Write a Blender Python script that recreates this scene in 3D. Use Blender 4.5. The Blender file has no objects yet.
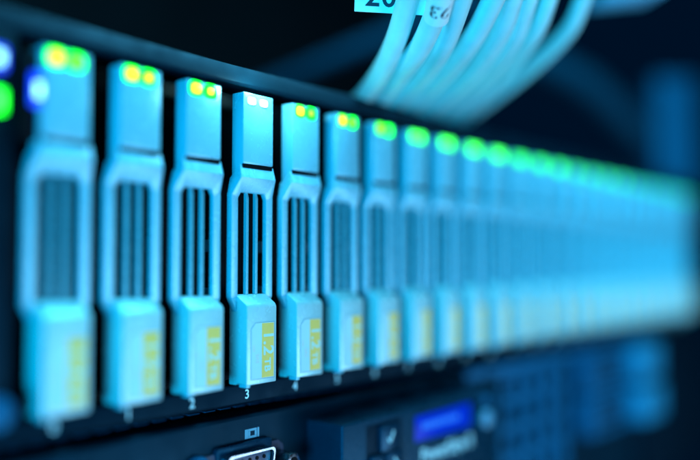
import bpy, bmesh, math, random
from mathutils import Vector, Matrix
random.seed(7)
S = bpy.context.scene
COL = S.collection
MM = 0.001
PI = math.pi
PITCH = 18.0

# ------------------------------------------------------------------ materials
def new_mat(name):
    m = bpy.data.materials.new(name); m.use_nodes = True
    return m, m.node_tree, m.node_tree.nodes['Principled BSDF']

def surf(name, col, rough=.4, metal=0., grain=0., grain_scale=6000., var=.06, var_scale=90., coat=0., spec=.5, smudge=.12, tint=None):
    """painted / moulded surface: fine grain bump, faint tonal variation, smudged roughness"""
    m, nt, p = new_mat(name)
    L = nt.links
    tc = nt.nodes.new('ShaderNodeTexCoord')
    n = nt.nodes.new('ShaderNodeTexNoise'); n.inputs['Scale'].default_value = var_scale; n.inputs['Detail'].default_value = 5
    L.new(tc.outputs['Object'], n.inputs['Vector'])
    rmp = nt.nodes.new('ShaderNodeMapRange'); rmp.inputs[1].default_value = .3; rmp.inputs[2].default_value = .7
    rmp.inputs[3].default_value = 1 - var; rmp.inputs[4].default_value = 1 + var
    L.new(n.outputs['Fac'], rmp.inputs[0])
    mx = nt.nodes.new('ShaderNodeMix'); mx.data_type = 'RGBA'; mx.blend_type = 'MULTIPLY'; mx.inputs[0].default_value = 1
    mx.inputs[6].default_value = (*col, 1)
    L.new(rmp.outputs[0], mx.inputs[7]); L.new(mx.outputs[2], p.inputs['Base Color'])
    n2 = nt.nodes.new('ShaderNodeTexNoise'); n2.inputs['Scale'].default_value = var_scale * 2.3; n2.inputs['Detail'].default_value = 6
    L.new(tc.outputs['Object'], n2.inputs['Vector'])
    r2 = nt.nodes.new('ShaderNodeMapRange'); r2.inputs[1].default_value = .3; r2.inputs[2].default_value = .7
    r2.inputs[3].default_value = max(.03, rough - smudge); r2.inputs[4].default_value = rough + smudge
    L.new(n2.outputs['Fac'], r2.inputs[0]); L.new(r2.outputs[0], p.inputs['Roughness'])
    p.inputs['Metallic'].default_value = metal
    p.inputs['Specular IOR Level'].default_value = spec
    p.inputs['Coat Weight'].default_value = coat
    if tint: p.inputs['Specular Tint'].default_value = (*tint, 1)
    if grain > 0:
        n3 = nt.nodes.new('ShaderNodeTexNoise'); n3.inputs['Scale'].default_value = grain_scale; n3.inputs['Detail'].default_value = 2
        L.new(tc.outputs['Object'], n3.inputs['Vector'])
        b = nt.nodes.new('ShaderNodeBump'); b.inputs['Strength'].default_value = grain; b.inputs['Distance'].default_value = .0001
        L.new(n3.outputs['Fac'], b.inputs['Height']); L.new(b.outputs[0], p.inputs['Normal'])
    return m

def glow(name, col, strength, base=(.05, .05, .05)):
    m, nt, p = new_mat(name)
    p.inputs['Base Color'].default_value = (*base, 1)
    p.inputs['Roughness'].default_value = .25
    p.inputs['Emission Color'].default_value = (*col, 1)
    p.inputs['Emission Strength'].default_value = strength
    return m

M = {}
TN = (.02, .55, 1.)      # blue put into the highlights of dark paints, imitating bluer light
M['silver_lit'] = surf('silver_plastic_lit', (.34, .62, .66), .26, .12, .35, 9000, .02, 120, smudge=.05)  # same plastic as silver, with the handles' brighter light put into the colour
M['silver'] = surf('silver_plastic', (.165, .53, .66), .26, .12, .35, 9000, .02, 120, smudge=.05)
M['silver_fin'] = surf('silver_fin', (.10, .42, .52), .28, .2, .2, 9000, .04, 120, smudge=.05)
M['body'] = surf('black_carrier', (.0015, .003, .005), .5, 0, .2, spec=.06)
M['chassis'] = surf('black_chassis_paint', (.001, .0065, .0125), .48, 0, .5, 5000, .15, 60, spec=.12, tint=TN)
M['chassis_in'] = surf('black_chassis_inside', (.0015, .003, .005), .6, 0, .2, spec=.06)
M['panel'] = surf('dark_bezel_paint', (.001, .012, .022), .42, .0, .6, 4500, .18, 50, spec=.2, tint=TN)
M['module'] = surf('dark_module_plastic', (.0005, .020, .040), .30, 0, .7, 5200, .12, 70, spec=.35, tint=TN)
M['button'] = surf('dark_button', (.002, .020, .042), .32, 0, .5, 5200, tint=TN)
M['recess'] = surf('dark_recess', (.001, .006, .013), .5, 0, .5, 5200, spec=.2, tint=TN)
M['steel'] = surf('nickel_steel', (.30, .36, .42), .24, 1., .1, 4000, .08, 200)
M['pinface'] = surf('connector_plastic', (.03, .05, .10), .45)
M['ink'] = surf('white_ink', (.5, .80, .85), .5)
M['paper'] = surf('label_paper', (.43, .70, .74), .5, 0, .1, 3000, .03, 200)
M['outline'] = surf('label_outline', (.12, .28, .34), .5)
M['yellow'] = surf('label_yellow', (.88, .56, .11), .5, 0, .1, 3000, .05, 300)
M['pale_ink'] = surf('label_pale_print', (.46, .72, .66), .5)
M['faint_ink'] = surf('label_faint_print', (.62, .60, .50), .5)
M['cable'] = surf('cable_jacket', (.36, .72, .76), .42, 0, .5, 700, .07, 160)
M['tag'] = surf('tag_paper', (.55, .80, .84), .5, 0, .2, 900, .03, 120)
M['tag_ink'] = surf('tag_ink', (.02, .025, .05), .5)
M['post'] = surf('rack_post_paint', (.004, .075, .15), .45, 0, .3, 900, .1, 30, tint=TN)
M['dark_cable'] = surf('dark_cable_jacket', (.002, .02, .036), .6, 0, .3, 900, .1, 60, spec=.2, tint=TN)
M['wall'] = surf('wall_paint', (.03, .032, .036), .8, 0, 0, 900, .25, 6)
M['grey_cover'] = surf('grey_cover', (.005, .09, .19), .4, 0, .4, 5000, .1, 70, spec=.3, tint=TN)
M['round_key'] = surf('round_key', (.08, .28, .42), .4)
M['cover_pale'] = surf('cover_pale', (.015, .18, .31), .4, 0, .4, 5000, .1, 70, tint=TN)
M['mark_ink'] = surf('mark_ink', (.05, .30, .42), .5)
M['clip'] = surf('grey_guide', (.08, .10, .13), .35, 0, .2)
# lamps
M['led_green'] = glow('led_green', (.0, 1., .0), 5.5)
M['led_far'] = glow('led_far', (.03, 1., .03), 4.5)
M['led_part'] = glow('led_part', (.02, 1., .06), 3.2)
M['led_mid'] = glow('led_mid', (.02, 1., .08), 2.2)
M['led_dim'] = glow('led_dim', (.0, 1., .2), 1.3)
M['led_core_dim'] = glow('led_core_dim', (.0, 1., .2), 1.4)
M['led_lime'] = glow('led_lime', (.03, 1., .0), 3.2)
M['led_core_yellow'] = glow('led_core_yellow', (1., .70, .0), 2.6)
M['led_core_lime'] = glow('led_core_lime', (.32, 1., .0), 2.4)
M['led_core_green'] = glow('led_core_green', (.06, 1., .10), 4.5)
M['led_hot'] = glow('led_hot', (1., .93, .78), 5.)
M['led_hot_rim'] = glow('led_hot_rim', (.75, 1., .92), 1.6)
M['led_blue'] = glow('led_blue', (.0, .03, 1.), 2.2)
M['led_blue_core'] = glow('led_blue_core', (.25, .75, 1.), 5.)
M['lcd'] = glow('lcd_backlight', (.0, .04, 1.), .65)
M['lcd'].node_tree.nodes['Principled BSDF'].inputs['Specular IOR Level'].default_value = .05
M['lcd'].node_tree.nodes['Principled BSDF'].inputs['Base Color'].default_value = (.001, .002, .01, 1)
M['lcd_text'] = glow('lcd_text', (.0, .16, 1.), 1.1)

# ------------------------------------------------------------------ helpers (all sizes in mm)
def obj(name, bm, mat, parent=None, smooth=True, angle=35):
    for v in bm.verts: v.co *= MM
    bmesh.ops.recalc_face_normals(bm, faces=bm.faces)
    me = bpy.data.meshes.new(name); bm.to_mesh(me); bm.free()
    if smooth and len(me.polygons):
        me.polygons.foreach_set('use_smooth', [True] * len(me.polygons))
        me.set_sharp_from_angle(angle=math.radians(angle))
    me.materials.append(M[mat] if isinstance(mat, str) else mat)
    o = bpy.data.objects.new(name, me); COL.objects.link(o)
    if parent: o.parent = parent
    return o

def tag(o, label=None, cat=None, group=None, kind=None):
    if label: o['label'] = label
    if cat: o['category'] = cat
    if group: o['group'] = group
    if kind: o['kind'] = kind
    return o

def empty(name, loc, label, cat, group=None):
    o = bpy.data.objects.new(name, None); COL.objects.link(o)
    o.empty_display_size = .01
    o.location = Vector(loc) * MM
    return tag(o, label, cat, group)

def box(bm, x0, x1, y0, y1, z0, z1, bev=0., seg=2):
    g = bmesh.ops.create_cube(bm, size=1)
    vs = g['verts']
    for v in vs:
        v.co = Vector(((x0 + x1) / 2 + v.co.x * (x1 - x0), (y0 + y1) / 2 + v.co.y * (y1 - y0), (z0 + z1) / 2 + v.co.z * (z1 - z0)))
    if bev > 0:
        es = list({e for v in vs for e in v.link_edges})
        bmesh.ops.bevel(bm, geom=es, offset=bev, segments=seg, profile=.5, affect='EDGES')
    return bm

def B(*a, **k):
    return box(bmesh.new(), *a, **k)

def prism_y(bm, pts, y0, y1, bev=0.):
    """outline in x,z extruded along y (front = y0)"""
    n = len(pts)
    a = [bm.verts.new((x, y0, z)) for x, z in pts]
    b = [bm.verts.new((x, y1, z)) for x, z in pts]
    fs = [bm.faces.new(a), bm.faces.new(b[::-1])]
    for i in range(n):
        fs.append(bm.faces.new((a[i], b[i], b[(i + 1) % n], a[(i + 1) % n])))
    bmesh.ops.recalc_face_normals(bm, faces=fs)
    if bev > 0:
        es = list({e for f in fs for e in f.edges})
        bmesh.ops.bevel(bm, geom=es, offset=bev, segments=2, profile=.5, affect='EDGES')
    return bm

def prism_x(bm, pts, x0, x1, bev=0.):
    """outline in y,z extruded along x"""
    n = len(pts)
    a = [bm.verts.new((x0, y, z)) for y, z in pts]
    b = [bm.verts.new((x1, y, z)) for y, z in pts]
    fs = [bm.faces.new(a), bm.faces.new(b[::-1])]
    for i in range(n):
        fs.append(bm.faces.new((a[i], b[i], b[(i + 1) % n], a[(i + 1) % n])))
    bmesh.ops.recalc_face_normals(bm, faces=fs)
    if bev > 0:
        es = list({e for f in fs for e in f.edges})
        bmesh.ops.bevel(bm, geom=es, offset=bev, segments=2, profile=.5, affect='EDGES')
    return bm

def cyl_y(bm, x, z, r, y0, y1, seg=32, bev=0.):
    pts = [(x + r * math.cos(2 * PI * k / seg), z + r * math.sin(2 * PI * k / seg)) for k in range(seg)]
    return prism_y(bm, pts, y0, y1, bev)

def text_bm(s, size, depth=.0, mat_tf=None, spacing=1., bold=0.):
    """lettering as a mesh in the x,z plane facing -y, centred on the origin (mm)"""
    cu = bpy.data.curves.new('lettering', 'FONT'); cu.body = s; cu.size = size; cu.space_character = spacing
    cu.align_x = 'CENTER'; cu.align_y = 'CENTER'; cu.extrude = depth; cu.offset = bold
    cu.resolution_u = 4
    to = bpy.data.objects.new('lettering', cu); COL.objects.link(to)
    dg = bpy.context.evaluated_depsgraph_get()
    me = bpy.data.meshes.new_from_object(to.evaluated_get(dg))
    bpy.data.objects.remove(to); bpy.data.curves.remove(cu)
    bm = bmesh.new(); bm.from_mesh(me); bpy.data.meshes.remove(me)
    bm.transform(Matrix.Rotation(PI / 2, 4, 'X'))
    if mat_tf: bm.transform(mat_tf)
    return bm

def T(x, y, z): return Matrix.Translation((x, y, z))
def RY(a): return Matrix.Rotation(a, 4, 'Y')

def tube(bm, pts, r, seg=20, sub=10, rfun=None):
    """smooth tube through points (Catmull-Rom)"""
    P = [Vector(p) for p in pts]
    P = [P[0] * 2 - P[1]] + P + [P[-1] * 2 - P[-2]]
    path = []
    for i in range(1, len(P) - 2):
        for k in range(sub):
            t = k / sub
            a, b, c, d = P[i - 1], P[i], P[i + 1], P[i + 2]
            path.append(.5 * ((2 * b) + (c - a) * t + (2 * a - 5 * b + 4 * c - d) * t * t + (3 * b - a - 3 * c + d) * t ** 3))
    path.append(P[-2])
    rings = []
    nrm = None
    for i, p in enumerate(path):
        tg = (path[min(i + 1, len(path) - 1)] - path[max(i - 1, 0)]).normalized()
        if nrm is None:
            nrm = tg.orthogonal().normalized()
        nrm = (nrm - tg * nrm.dot(tg)).normalized()
        bn = tg.cross(nrm)
        rr = r if rfun is None else r * rfun(i / (len(path) - 1))
        rings.append([bm.verts.new(p + (nrm * math.cos(2 * PI * k / seg) + bn * math.sin(2 * PI * k / seg)) * rr) for k in range(seg)])
    for i in range(len(rings) - 1):
        for k in range(seg):
            bm.faces.new((rings[i][k], rings[i][(k + 1) % seg], rings[i + 1][(k + 1) % seg], rings[i + 1][k]))
    bm.faces.new(rings[0][::-1]); bm.faces.new(rings[-1])
    return bm

# ------------------------------------------------------------------ camera
PHI = math.atan(650 / 800); F = 800.
CAM = Vector((-88.75, -146., 29.7)); TILT = math.atan(35 / 800)
cam_d = bpy.data.cameras.new('camera'); cam = bpy.data.objects.new('camera', cam_d); COL.objects.link(cam)
cam.location = CAM * MM
cam.rotation_euler = (PI / 2 + TILT, 0, PHI - PI / 2)
cam_d.sensor_width = 36; cam_d.lens = F / 700 * 36
cam_d.clip_start = .005; cam_d.clip_end = 50
cam_d.dof.use_dof = True
cam_d.dof.focus_distance = .2045
cam_d.dof.aperture_fstop = cam_d.lens / 16.5
S.camera = cam

def at(u, v, Z):
    """world point (mm) seen at photo pixel u, v at depth Z along the optical axis"""
    fw = Vector((math.cos(PHI) * math.cos(TILT), math.sin(PHI) * math.cos(TILT), math.sin(TILT)))
    rt = Vector((math.sin(PHI), -math.cos(PHI), 0)); up = rt.cross(fw)
    return CAM + Z * (fw + rt * ((u - 350) / F) + up * ((230 - v) / F))

# ------------------------------------------------------------------ setting
tag(obj('wall', B(-1500, 2500, 1500, 1520, -900, 1500), 'wall'), kind='structure')

# ------------------------------------------------------------------ upper server: chassis
N = 24
XL, XR = -9.2, 18. * 23 + 9.2
ch = empty('storage_server', (207, 5, -6), 'black storage server chassis with a long row of upright drive slots above the lower server', 'server')
def cpart(name, bm, mat, parent=None):
    bm.transform(T(-207, -5, 6)) if parent is None else None
    if parent is not None: bm.transform(T(-207, -5, 6))
    return obj(name, bm, mat, parent or ch)
# top lip: folded sheet edge over the drives
cpart('top_lip', prism_x(bmesh.new(), [(3, 76.2), (3.6, 75.4), (60, 75.4), (60, 81.2), (6.5, 81.2), (5.0, 80.9)], -34, XR + 18, .25), 'chassis')
# bottom lip carrying the slot numbers
cpart('bottom_lip', prism_x(bmesh.new(), [(5, -1.0), (5, -5.4), (6, -6.0), (60, -6.0), (60, -.6), (5.4, -.6)], -34, XR + 18, .2), 'chassis')
cpart('backplane', B(XL - 4, XR + 4, 60.2, 62, -5.8, 81), 'chassis_in')
bm = bmesh.new()
for s in range(N + 1):
    x = s * PITCH - PITCH / 2
    box(bm, x - .45, x + .45, 7.5, 60, -.5, 75.3)
cpart('slot_dividers', bm, 'chassis_in')
bm = bmesh.new()
for s in range(N):
    x = s * PITCH + PITCH / 2
    box(bm, x - 1.1, x - .5, 6.6, 9, 2, 10.5, .1, 1)
    box(bm, x - 1.1, x - .5, 6.6, 9, 20, 24, .1, 1)
    box(bm, x - 1.1, x - .5, 6.6, 9, 33, 36, .1, 1)
cpart('slot_guides', bm, 'clip')
ear = cpart('left_ear', B(-34, -9.6, 2.5, 9, -.4, 75.2, .5), 'chassis')
cpart('right_ear', B(XR + .6, XR + 18, 1.5, 9, -.4, 75.2, .5), 'chassis')
# indicator lights of the ear (two real ones; the third glowing spot imitates a reflection)
def ear_light(x, y, z, w, h, m, mc, name):
    p = cpart(name, B(x - w / 2, x + w / 2, y - .7, 2.6, z - h / 2, z + h / 2, .4), m, ear)
    c = cpart('light_core', B(x - w * .26, x + w * .26, y - .85, y - .6, z - h * .24, z + h * .24, .08), mc, p)
ps = cpart('glint_mount', B(-9.4, -6.5, .6, 6, 54, 72, .4), 'chassis_in')  # added bar that carries the glowing stand-in for a reflection
ear_light(-14.0, 1.5, 69.2, 3.4, 4.6, 'led_blue', 'led_blue_core', 'blue_indicator_or_glint')
ear_light(-14.2, 1.5, 61.0, 3.6, 4.4, 'led_green', 'led_core_green', 'green_indicator')
p_ = cpart('blue_indicator_or_glint', B(-7.8, -5.6, -.6, .7, 60.8, 67.6, .5), 'led_blue', ear)  # glowing block added in place of a blue reflection on the first drive
cpart('light_core', B(-7.1, -5.9, -.75, -.5, 62.6, 65.4, .08), 'led_blue_core', p_)
sc = bmesh.new(); cyl_y(sc, -13.5, 2.0, 3.2, -1, 2.6, 28, .4)
cpart('thumb_screw', sc, 'grey_cover', ear)
# slot numbers printed on the bottom lip
for s in range(N):
    cpart('slot_number', text_bm(str(s), 3.3, .02, T(s * PITCH + (1.2 if s < 10 else .8), 4.97, -3.5), bold=.05), 'ink')
# perforated strip in the gap under the chassis
bm = bmesh.new(); box(bm, -34, XR + 18, 16, 16.5, -9.6, -6.1)
cpart('vent_strip', bm, 'chassis_in')
bm = bmesh.new()
for k in range(-6, 86):
    x = k * 5.2
    box(bm, x, x + 3.5, 11.4, 15.9, -7.8, -7.5, .1, 1)
cpart('vent_ridges', bm, 'grey_cover')

# ------------------------------------------------------------------ one drive
def vent_frame():
    bm = bmesh.new()
    O = [(-7.2, 2.0, 21.5), (-7.2, 2.0, 47.4), (-6.1, -.25, 51.6), (6.1, -.25, 51.6), (7.2, 2.0, 47.4), (7.2, 2.0, 21.5)]
    I = [(-4.9, 2.1, 21.5), (-4.9, 2.1, 46.6), (-4.1, 1.95, 48.0), (4.1, 1.95, 48.0), (4.9, 2.1, 46.6), (4.9, 2.1, 21.5)]
    def ring(pts, y=None): return [bm.verts.new((x, (yy if y is None else y), z)) for x, yy, z in pts]
    of, inf, ob, ib = ring(O), ring(I), ring(O, 4.0), ring(I, 3.6)
    n = 6
    fr = []
    for i in range(n - 1):
        fr.append(bm.faces.new((of[i], of[i + 1], inf[i + 1], inf[i])))
        bm.faces.new((of[i], ob[i], ob[i + 1], of[i + 1]))
        bm.faces.new((inf[i], inf[i + 1], ib[i + 1], ib[i]))
        bm.faces.new((ob[i], ib[i], ib[i + 1], ob[i + 1]))
    bm.faces.new((of[0], inf[0], ib[0], ob[0])); bm.faces.new((of[-1], ob[-1], ib[-1], inf[-1]))
    # neck facet rising under the head
    a = [bm.verts.new(c) for c in ((-5.9, .6, 55.0), (5.9, .6, 55.0), (5.9, 4.0, 51.5), (-5.9, 4.0, 51.5))]
    bm.faces.new((of[2], of[3], a[1], a[0])); bm.faces.new((a[0], a[1], a[2], a[3]))
    bm.faces.new((of[2], a[0], a[3], ob[2])); bm.faces.new((of[3], ob[3], a[2], a[1]))
    bm.faces.new((ob[2], a[3], a[2], ob[3]))
    bmesh.ops.recalc_face_normals(bm, faces=bm.faces)
    es = [e for e in bm.edges if len(e.link_faces) == 2 and e.calc_face_angle(0) > math.radians(22)]
    bmesh.ops.bevel(bm, geom=es, offset=.28, segments=2, profile=.5, affect='EDGES')
    return bm

def led_bm(x, w, k, small=False):
    """rounded lens (superellipse outline); k < 1 gives its hot core"""
    hx, hz, cz = (1.55, 1.05, 71.2) if small else (w, 1.78, 71.3)
    pts = []
    for q in range(32):
        a = 2 * PI * q / 32
        c, d = math.cos(a), math.sin(a)
        pts.append((x + hx * k * math.copysign(abs(c) ** .62, c), cz + hz * k * math.copysign(abs(d) ** .62, d)))
    return prism_y(bmesh.new(), pts, -.15 - .07 * (k < 1), .5 if k == 1 else -.1, .03)

def make_drive():
    r = empty('hard_drive', (0, 0, 0), 'x', 'hard drive', 'hot-swap drives in the upper server')
    obj('carrier_body', B(-7.4, 7.4, 8.2, 58, .4, 74.2), 'body', r)
    # head with sloping underside
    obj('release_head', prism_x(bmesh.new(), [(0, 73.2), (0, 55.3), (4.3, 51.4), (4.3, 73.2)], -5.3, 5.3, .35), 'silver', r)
    obj('seam_shade', prism_x(bmesh.new(), [(.2, 55.7), (.2, 54.2), (4.1, 50.4), (4.1, 51.9)], -5.15, 5.15), 'body', r)  # dark filler in the gap under the head, standing in for its shadow
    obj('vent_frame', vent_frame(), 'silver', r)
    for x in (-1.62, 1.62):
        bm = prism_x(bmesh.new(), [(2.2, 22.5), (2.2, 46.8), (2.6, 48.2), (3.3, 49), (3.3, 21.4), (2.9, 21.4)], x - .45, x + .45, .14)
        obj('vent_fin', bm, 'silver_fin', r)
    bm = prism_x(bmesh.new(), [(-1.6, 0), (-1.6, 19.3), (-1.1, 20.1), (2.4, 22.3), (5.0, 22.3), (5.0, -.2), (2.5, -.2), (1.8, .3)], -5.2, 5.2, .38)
    h = obj('pull_handle', bm, 'silver_lit', r)
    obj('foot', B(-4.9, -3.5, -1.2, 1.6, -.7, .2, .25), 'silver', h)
    # side wings where the frame bars run into the handle
    bm = bmesh.new()
    for sg in (-1, 1):
        pts = [(-7.2, 21.6), (-5.25, 21.6), (-5.25, 18.0)]
        prism_y(bm, [(x * sg * -1 if sg > 0 else x, z) for x, z in pts], 2.05, 3.9, .12)
    obj('wing', bm, 'silver', h)
    # sticker
    x0, x1, z0, z1 = -3.95, 4.35, 1.2, 15.4
    def sticker(d, c): return [(x0 + d, z0 + d), (x1 - d, z0 + d), (x1 - d, z1 - d), (x0 + c + d * .4, z1 - d), (x0 + d, z1 - c - d * .4)]
    lb = obj('capacity_label', prism_y(bmesh.new(), sticker(0, 1.6), -1.66, -1.5), 'outline', r)
    obj('paper', prism_y(bmesh.new(), sticker(.16, 1.6), -1.69, -1.6), 'paper', lb)
    obj('yellow_band', B(-.2, x1 - .3, -1.72, -1.6, z0 + .3, z1 - .3), 'yellow', lb)
    obj('lettering', text_bm('1.2', 4.9, .01, T(2.0, -1.735, 10.1) @ RY(PI / 2), bold=.1, spacing=1.05), 'pale_ink', lb)
    obj('lettering', text_bm('TB', 2.9, .01, T(1.75, -1.735, 4.6) @ RY(PI / 2), bold=.07, spacing=1.02), 'pale_ink', lb)
    obj('small_print', text_bm('SAS', 1.5, .01, T(-1.75, -1.705, 6.4) @ RY(PI / 2)), 'faint_ink', lb)
    obj('small_print', text_bm('10K', 1.2, .01, T(-3.0, -1.705, 9) @ RY(PI / 2)), 'faint_ink', lb)
    for x, w, k, m, mc in ((-2.55, 2.15, .62, 'led_lime', 'led_core_yellow'), (1.85, 2.05, .42, 'led_green', 'led_core_lime')):
        l = obj('status_light', led_bm(x, w, 1), m, r)
        obj('light_core', led_bm(x, w, k), mc, l)
    return r

def children(o): return [c for c in bpy.data.objects if c.parent is o]
def copy_tree(o, parent=None):
    c = o.copy(); COL.objects.link(c)
    if parent: c.parent = parent
    for k in children(o): copy_tree(k, c)
    return c

ORD = ['first', 'second', 'third', 'fourth', 'fifth', 'sixth', 'seventh', 'eighth', 'ninth', 'tenth', 'eleventh', 'twelfth',
       'thirteenth', 'fourteenth', 'fifteenth', 'sixteenth', 'seventeenth', 'eighteenth', 'nineteenth', 'twentieth',
       'twenty-first', 'twenty-second', 'twenty-third', 'last']
proto = make_drive()
drives = [proto] + [copy_tree(proto) for _ in range(N - 1)]
LOOK = {0: 'large blurred silver drive beside the blue indicator light, first from the left',
        1: 'silver drive with two yellow lights, second from the left above number 1',
        2: 'silver drive with two yellow lights, third from the left above number 2',
        3: 'sharp silver drive with white-hot lights and crisp 1.2TB label above number 3',
        4: 'nearly sharp silver drive with readable 1.2TB label, just right of the white-lit one',
        5: 'slightly blurred silver drive with one yellow and one green light, sixth from the left',
        6: 'blurred silver drive with lime lights, seventh from the left beneath the cable bundle'}
def set_mat(o, m):
    o.data = o.data.copy(); o.data.materials[0] = M[m]
for i, d in enumerate(drives):
    d.location = Vector((i * PITCH, 0, 0)) * MM
    d['label'] = LOOK.get(i, 'blurred silver drive with green lights, %s%s in the row of drives' % (ORD[i], '' if i == 23 else ' from the left') if i != 23
                          else 'hazy silver drive at the far right end of the row')
    ls = sorted([c for c in children(d) if c.name.startswith('status_light')], key=lambda c: min(v.co.x for v in c.data.vertices))
    L_, R_ = ls
    lc, rc = children(L_)[0], children(R_)[0]
    if i == 3:
        for o, c_, x in ((L_, lc, -2.5), (R_, rc, 1.7)):
            for q, k in ((o, 1), (c_, .7)):
                bm = led_bm(x, 2, k, True)
                for v in bm.verts: v.co *= MM
                q.data = q.data.copy(); bm.to_mesh(q.data); bm.free()
            set_mat(o, 'led_hot_rim')
        for o in (lc, rc): set_mat(o, 'led_hot')
    elif i in (1, 2):
        set_mat(R_, 'led_green'); set_mat(rc, 'led_core_yellow'); set_mat(L_, 'led_green')
    elif i == 0:
        set_mat(L_, 'led_green')
    elif i in (4, 5):
        set_mat(rc, 'led_core_lime')
    elif i == 6:
        set_mat(lc, 'led_core_lime'); set_mat(rc, 'led_core_green')
    elif i > 6:
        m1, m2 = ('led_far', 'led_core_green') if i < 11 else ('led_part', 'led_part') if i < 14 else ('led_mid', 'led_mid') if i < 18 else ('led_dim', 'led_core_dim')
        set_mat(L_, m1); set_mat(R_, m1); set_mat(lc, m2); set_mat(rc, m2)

# ------------------------------------------------------------------ lower server
ls_ = empty('rack_server', (200, 7, -55), 'dark grey lower server with video port and small display, under the row of drives', 'server')
def lpart(name, bm, mat, parent=None, **k):
    bm.transform(T(-200, -7, 55))
    return obj(name, bm, mat, parent or ls_, **k)
lpart('front_panel', prism_x(bmesh.new(), [(5, -9.3), (5, -58), (60, -58), (60, -8.7), (5.7, -8.7)], -60, 188, .3), 'panel')
# video connector
vx, vz = 53.4, -21.2
def dshape(w, h, s, r=1.6, n=5):
    """D-sub outline, wide side up"""
    c = [(-w / 2, h / 2), (w / 2, h / 2), (w / 2 - s, -h / 2), (-w / 2 + s, -h / 2)]
    out = []
    for i in range(4):
        p = Vector(c[i]); a = (Vector(c[i - 1]) - p).normalized(); b = (Vector(c[(i + 1) % 4]) - p).normalized()
        p0, p1 = p + a * r, p + b * r
        for k in range(n + 1):
            t = k / n
            q = p0 * (1 - t) ** 2 + p * 2 * t * (1 - t) + p1 * t * t
            out.append((q.x, q.y))
    return out
vga = lpart('video_port', prism_y(bmesh.new(), [(vx + x, vz + z) for x, z in dshape(19.5, 12.0, 1.2, 1.6)], 3.6, 5.2, .2), 'button')
lpart('flange', prism_y(bmesh.new(), [(vx - 14.6, vz - 5), (vx - 12.4, vz - 6.2), (vx + 12.4, vz - 6.2), (vx + 14.6, vz - 5), (vx + 14.6, vz + 3), (vx + 12.6, vz + 4.6), (vx + 9.3, vz + 4.6), (vx + 8.6, vz + 5.9), (vx - 8.6, vz + 5.9), (vx - 9.3, vz + 4.6), (vx - 12.6, vz + 4.6), (vx - 14.6, vz + 3)], 4.3, 5.6, .2), 'pinface', vga)
bm = bmesh.new()
o1, i1 = dshape(16.6, 8.2, 1.4), dshape(15.5, 7.1, 1.3)
y0, y1 = .8, 3.7
A = [bm.verts.new((vx + x, y0, vz + z)) for x, z in o1]; Bv = [bm.verts.new((vx + x, y0, vz + z)) for x, z in i1]
Cc = [bm.verts.new((vx + x, y1, vz + z)) for x, z in o1]; D_ = [bm.verts.new((vx + x, y1, vz + z)) for x, z in i1]
n = len(o1)
for k in range(n):
    j = (k + 1) % n
    bm.faces.new((A[k], A[j], Bv[j], Bv[k])); bm.faces.new((A[k], Cc[k], Cc[j], A[j])); bm.faces.new((Bv[k], Bv[j], D_[j], D_[k]))
lpart('shell', bm, 'steel', vga)
lpart('pin_block', prism_y(bmesh.new(), [(vx + x * .97, vz + z * .97) for x, z in i1], 1.8, 3.5, .1), 'pinface', vga)
bm = bmesh.new()
for rr in range(3):
    for k in range(5):
        cyl_y(bm, vx - 5.2 + k * 2.5 + (0, 1.0, 0)[rr], vz + 2.0 - rr * 2.0, .5, 1.6, 1.9, 12)
lpart('pin_holes', bm, 'chassis_in', vga)
for sx in (-12.6, 12.6):
    bm = bmesh.new(); cyl_y(bm, vx + sx, vz - .6, 2.7, -1.4, 4.5, 6, .25); 
    sc_ = lpart('jack_screw', bm, 'steel', vga)
    bm = bmesh.new(); cyl_y(bm, vx + sx, vz - .6, 1.5, -1.47, 1, 20)
    lpart('screw_hole', bm, 'chassis_in', sc_)
# monitor mark printed above the port
bm = bmesh.new()
ix, iz, h = 57.2, -13.6, 1.2
def bar(x0, x1, z0, z1): box(bm, ix + x0, ix + x1, 4.96, 5.1, iz + z0, iz + z1)
bar(-2.7, -1.55, -h, h); bar(-1.5, 1.5, .62, h); bar(-1.5, 1.5, -h, -.62); bar(-1.5, -.8, -.58, .58); bar(.8, 1.5, -.58, .58); bar(1.75, 2.35, -h, h)
lpart('monitor_mark', bm, 'mark_ink')
# round buttons / ports left of the connector
for bx, bz, r in ((38.5, -19.4, 3.4), (27., -19.2, 3.0)):
    bm = bmesh.new(); cyl_y(bm, bx, bz, r, 3.2, 5.2, 32, .4)
    ring_ = lpart('round_button', bm, 'grey_cover')
    bm = bmesh.new(); cyl_y(bm, bx, bz, r * .68, 2.7, 5, 32, .3)
    lpart('button_cap', bm, 'chassis_in', ring_)
bm = bmesh.new(); cyl_y(bm, 2., -20., 3.2, 1.5, 5.2, 32, .4)
lpart('thumb_screw', bm, 'grey_cover')
# control module with display
mx0, mx1, mzt, mf = 78.0, 162., -13.2, -8.
mod = lpart('control_module', B(mx0, mx1, mf, 5.3, -46, mzt, .7, 3), 'module')
bx0, bz1 = 88.6, -15.6
lpart('button_recess', B(bx0 - .5, bx0 + 16.2, mf - .05, mf + .5, -35, bz1 + .6, .2), 'recess', mod)
def key(cx, cz, w, h, sym):
    k = lpart('control_button', B(cx - w / 2, cx + w / 2, mf - 1.5, mf + .3, cz - h / 2, cz + h / 2, .45), 'button', mod)
    bm = bmesh.new()
    for (xa, za), (xb, zb) in sym:
        d = Vector((xb - xa, zb - za)); q = Vector((-d.y, d.x)).normalized() * .32
        prism_y(bm, [(cx + xa + q.x, cz + za + q.y), (cx + xb + q.x, cz + zb + q.y), (cx + xb - q.x, cz + zb - q.y), (cx + xa - q.x, cz + za - q.y)], mf - 1.56, mf - 1.4)
    lpart('button_mark', bm, 'ink', k)
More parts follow.
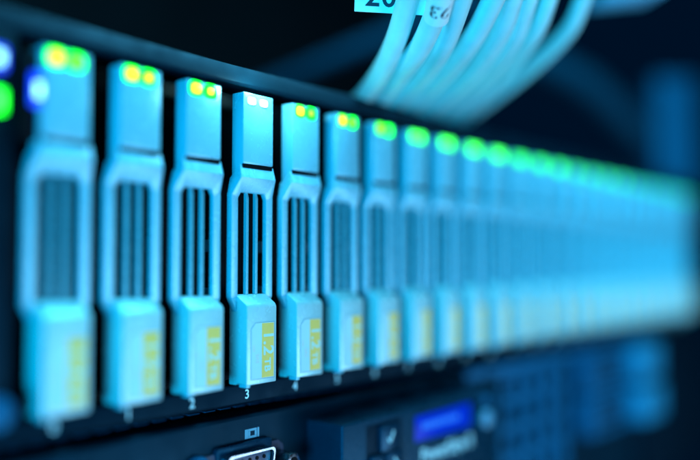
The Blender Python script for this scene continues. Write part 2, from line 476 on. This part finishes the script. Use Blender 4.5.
key(bx0 + 9.3, bz1 - 3.9, 8.6, 7.4, [((-1.4, -.1), (-.5, -1.3)), ((-.5, -1.3), (1.3, 1.7))])
key(bx0 + 3.9, bz1 - 11.6, 7.0, 7.2, [((.7, 1.6), (-.8, 0)), ((-.8, 0), (.7, -1.6))])
key(bx0 + 11.6, bz1 - 11.6, 7.4, 7.2, [((-.7, 1.6), (.8, 0)), ((.8, 0), (-.7, -1.6))])
lcd = lpart('display', B(112.0, 144.6, mf - .12, mf + .4, -23.6, -15.9, .2), 'lcd', mod)
bm = bmesh.new()
for k in range(9):
    box(bm, 116 + k * 2.4, 117.7 + k * 2.4, mf - .2, mf - .1, -20.4, -18.4)
lpart('display_text', bm, 'lcd_text', lcd)
lpart('lettering', text_bm('PowerEdge R', 5.6, .02, T(130.5, mf - .04, -28.4), bold=.08), 'ink', mod)
bm = bmesh.new(); cyl_y(bm, 154.5, -22.6, 3.0, mf - 1.2, mf + .3, 32, .4)
lpart('round_button', bm, 'round_key', mod)
bm = bmesh.new(); cyl_y(bm, 154.5, -16.6, 1.9, mf - .6, mf + .3, 32, .3)
lpart('round_button', bm, 'grey_cover', mod)
# ventilation grille
lpart('grille_back', B(188.2, 250, 9, 9.5, -58, -9), 'chassis_in')
bm = bmesh.new()
box(bm, 188.2, 249.6, 4.6, 7, -15.4, -12.5, .2)
for k in range(5): box(bm, 188.4 + k * 14.3, 192.2 + k * 14.3, 4.9, 7, -58, -12.4)
for k in range(4): box(bm, 188.4, 249.4, 5.1, 6.6, -25.4 - k * 11.4, -21.4 - k * 11.4)
lpart('vent_grille', bm, 'grey_cover')
lpart('end_panel', B(250.2, 345.8, 9.3, 11, -95, -9), 'panel')
lpart('top_strip', B(163, 345.8, 4.2, 8.8, -12.2, -8.8, .3), 'grey_cover')
for z0, z1, y in ((-29.5, -10., -2.), (-49.5, -31., -3.)):
    dc = lpart('bay_cover', B(267, 345, y + 4, 9, z0, z1, .6), 'grey_cover')
    lpart('bay_handle', B(312, 342, y - 5, y + 4.2, z0 + 1, z1 - 1, 1.4, 3), 'cover_pale', dc)
    bm = bmesh.new()
    for k in range(4): box(bm, 272, 308, y + 3.6, y + 4.2, z0 + 3.4 + k * 3.8, z0 + 5.2 + k * 3.8, .2)
    lpart('bay_slots', bm, 'chassis_in', dc)
lpart('right_ear', B(346, 470, 5, 9, -90, -9, .4), 'chassis')

# ------------------------------------------------------------------ cables above the chassis
CG = 'pale network cables looping above the upper server'
def cable(pts, r, label):
    P = [at(*p) for p in pts]
    o = obj('network_cable', tube(bmesh.new(), P, r * 1.03, 20, 12), 'cable')
    return tag(o, label, 'cable', CG)
cable([(420, -70, 178), (414, -32, 189), (408, 0, 200), (395, 42, 214), (380, 73, 232), (361, 100, 258), (335, 125, 300)], 2.85, 'pale cable crossing in front of the 20 tag, leftmost of the bundle')
cable([(452, -60, 180), (446, -25, 188), (439, 5, 197), (421, 46, 213), (402, 71, 232), (378, 101, 262), (345, 128, 305)], 2.85, 'pale cable with the wrapped paper tag, second in the bundle')
cable([(474, -60, 186), (467, -25, 192), (460, 4, 200), (445, 44, 216), (426, 72, 238), (396, 103, 270), (360, 130, 315)], 2.6, 'pale cable touching the right side of the wrapped tag')
cable([(510, -50, 196), (503, -25, 200), (493, 0, 207), (473, 38, 222), (446, 72, 246), (410, 106, 280), (370, 132, 325)], 2.9, 'pale cable after the dark gap right of the tagged cables')
cable([(524, -50, 204), (518, -25, 208), (511, 0, 214), (499, 34, 228), (470, 74, 256), (430, 107, 290), (385, 134, 335)], 3.0, 'broad pale cable with dark print marks along its jacket')
cable([(538, -50, 212), (534, -22, 216), (527, 4, 222), (514, 40, 238), (488, 73, 264), (444, 110, 302), (400, 138, 345)], 2.5, 'pale cable hugging the right side of the printed one')
cable([(558, -50, 220), (554, -24, 226), (547, 4, 234), (533, 36, 248), (504, 71, 276), (460, 112, 314), (415, 140, 355)], 2.5, 'pale cable between the printed one and the outermost one')
cable([(592, -50, 240), (589, -24, 246), (582, 2, 254), (566, 34, 268), (528, 70, 294), (474, 110, 330), (430, 140, 370)], 2.6, 'outermost pale cable curving along the right edge of the bundle')

# paper tags
def frame_at(u, v, Z, yaw=0., roll=0.):
    return Matrix.Translation(at(u, v, Z) * MM) @ Matrix.Rotation(PHI - PI / 2 + yaw, 4, 'Z') @ Matrix.Rotation(roll, 4, 'Y')
t = tag(obj('paper_tag', B(-8.6, 10.6, 0, .25, -3.4, 9, .08), 'tag'), 'white paper flag reading 20 behind the leftmost cable', 'tag', 'paper tags on the cables')
t.matrix_world = frame_at(388, 0, 206, .1, math.radians(1.5))
obj('lettering', text_bm('20', 7.8, .02, T(-1.9, -.03, .6), bold=.12, spacing=1.1), 'tag_ink', t)
t2 = tag(obj('cable_tag', tube(bmesh.new(), [(0, 0, -4.4), (0, 0, 0), (0, 0, 9)], 3.25, 28, 6), 'tag'), 'white paper sleeve with dark handwriting wrapped round the second cable', 'tag', 'paper tags on the cables')
a_, b_ = at(439, 5, 197), at(446, -25, 188)
dirv = (b_ - a_).normalized()
t2.matrix_world = Matrix.Translation(a_ * MM) @ Vector((0, 0, 1)).rotation_difference(dirv).to_matrix().to_4x4() @ Matrix.Rotation(PHI - PI / 2, 4, 'Z')
bm = text_bm('23', 5.8, 0, T(0, 0, .9) @ RY(PI), bold=.1)
for v in bm.verts:
    a = v.co.x / 3.3
    v.co.x, v.co.y = math.sin(a) * 3.3, -math.cos(a) * 3.3
obj('lettering', bm, 'tag_ink', t2)
# print marks along the jacket of the fifth cable
prn = bpy.data.objects['network_cable.004']
A_, B_ = at(519, -6, 213), at(503, 27, 225)
tg = (B_ - A_).normalized(); nn = (CAM - A_); nn = (nn - tg * nn.dot(tg)).normalized(); bb = tg.cross(nn)
bm = bmesh.new(); rnd = random.Random(3); t_ = 0.
while t_ < (B_ - A_).length:
    wd = rnd.choice((.25, .35, .9, .6)); hh = rnd.uniform(.5, 1.1)
    P0 = A_ + tg * t_ + bb * rnd.uniform(-.15, .15)
    vs = []
    for sx, sy in ((0, -1), (1, -1), (1, 1), (0, 1)):
        q = P0 + tg * sx * wd + bb * sy * hh * .5
        vs.append(q)
    fr = [bm.verts.new(q + nn * 3.38) for q in vs]; bk = [bm.verts.new(q + nn * 3.0) for q in vs]
    bm.faces.new(fr); bm.faces.new(bk[::-1])
    for k in range(4): bm.faces.new((fr[k], bk[k], bk[(k + 1) % 4], fr[(k + 1) % 4]))
    t_ += wd + rnd.choice((.3, .4, 1.2))
obj('print_marks', bm, 'tag_ink', prn)
# ------------------------------------------------------------------ things behind
def slab(name, u, v, Z, w, h, d, mat, label, cat, yaw=0., roll=0., bev=2.):
    o = tag(obj(name, B(-w / 2, w / 2, 0, d, -h / 2, h / 2, bev), mat), label, cat)
    o.matrix_world = frame_at(u, v, Z, yaw, roll)
    return o
slab('rack_post', 678, 185, 620, 30, 170, 30, 'post', 'blurred blue-lit upright post behind the far end of the drives', 'post')
slab('patch_panel', 634, -33, 285, 25, 22, 16, 'round_key', 'blurred pale panel edge at the top right beside the outermost cable', 'panel', .2, math.radians(-9))
o = obj('dark_cable', tube(bmesh.new(), [at(470, 30, 520), at(530, 58, 520), at(590, 88, 520), at(640, 140, 540)], 11, 20, 8), 'dark_cable')
tag(o, 'thick dark cable loom sloping behind the pale cables on the right', 'cable')
o = obj('support_rail', tube(bmesh.new(), [at(255, 92, 430), at(330, 60, 430), at(400, 30, 430), at(480, -5, 430)], 5, 12, 6), 'dark_cable')
tag(o, 'thin dark rail rising behind the leftmost cable', 'rail')

# ------------------------------------------------------------------ light
def area(name, loc, target, size, power, col, sy=None):
    l = bpy.data.lights.new(name, 'AREA'); l.energy = power; l.color = col; l.size = size * MM
    if sy: l.shape = 'RECTANGLE'; l.size_y = sy * MM
    o = bpy.data.objects.new(name, l); COL.objects.link(o)
    o.location = Vector(loc) * MM
    o.rotation_euler = (Vector(target) - Vector(loc)).to_track_quat('-Z', 'Y').to_euler()
    return o
area('key_lamp', (300, -480, -230), (120, 0, 30), 420, 3.7, (.46, .66, .88), 300)
area('side_lamp', (-760, -430, -70), (120, 0, 30), 320, 13.5, (.0, .57, 1.), 320)
area('cable_fill', (170, -70, 360), (160, 60, 110), 160, 3.2, (.12, .70, 1.), 160)  # added fill, aimed at the cables to brighten them
# added lamp floating above the sharp drive, imitating the glare of its light
pl = bpy.data.lights.new('glare_helper', 'POINT'); pl.energy = .030; pl.color = (.4, .95, 1.); pl.shadow_soft_size = .0015
po = bpy.data.objects.new('glare_helper', pl); COL.objects.link(po); po.location = Vector((54, -4, 79)) * MM

w = bpy.data.worlds.new('World'); S.world = w; w.use_nodes = True
bg = w.node_tree.nodes['Background']; bg.inputs[0].default_value = (.0, .02, .07, 1); bg.inputs[1].default_value = .25

S.view_settings.view_transform = 'Standard'; S.view_settings.look = 'None'
S.view_settings.exposure = 0; S.view_settings.gamma = 1
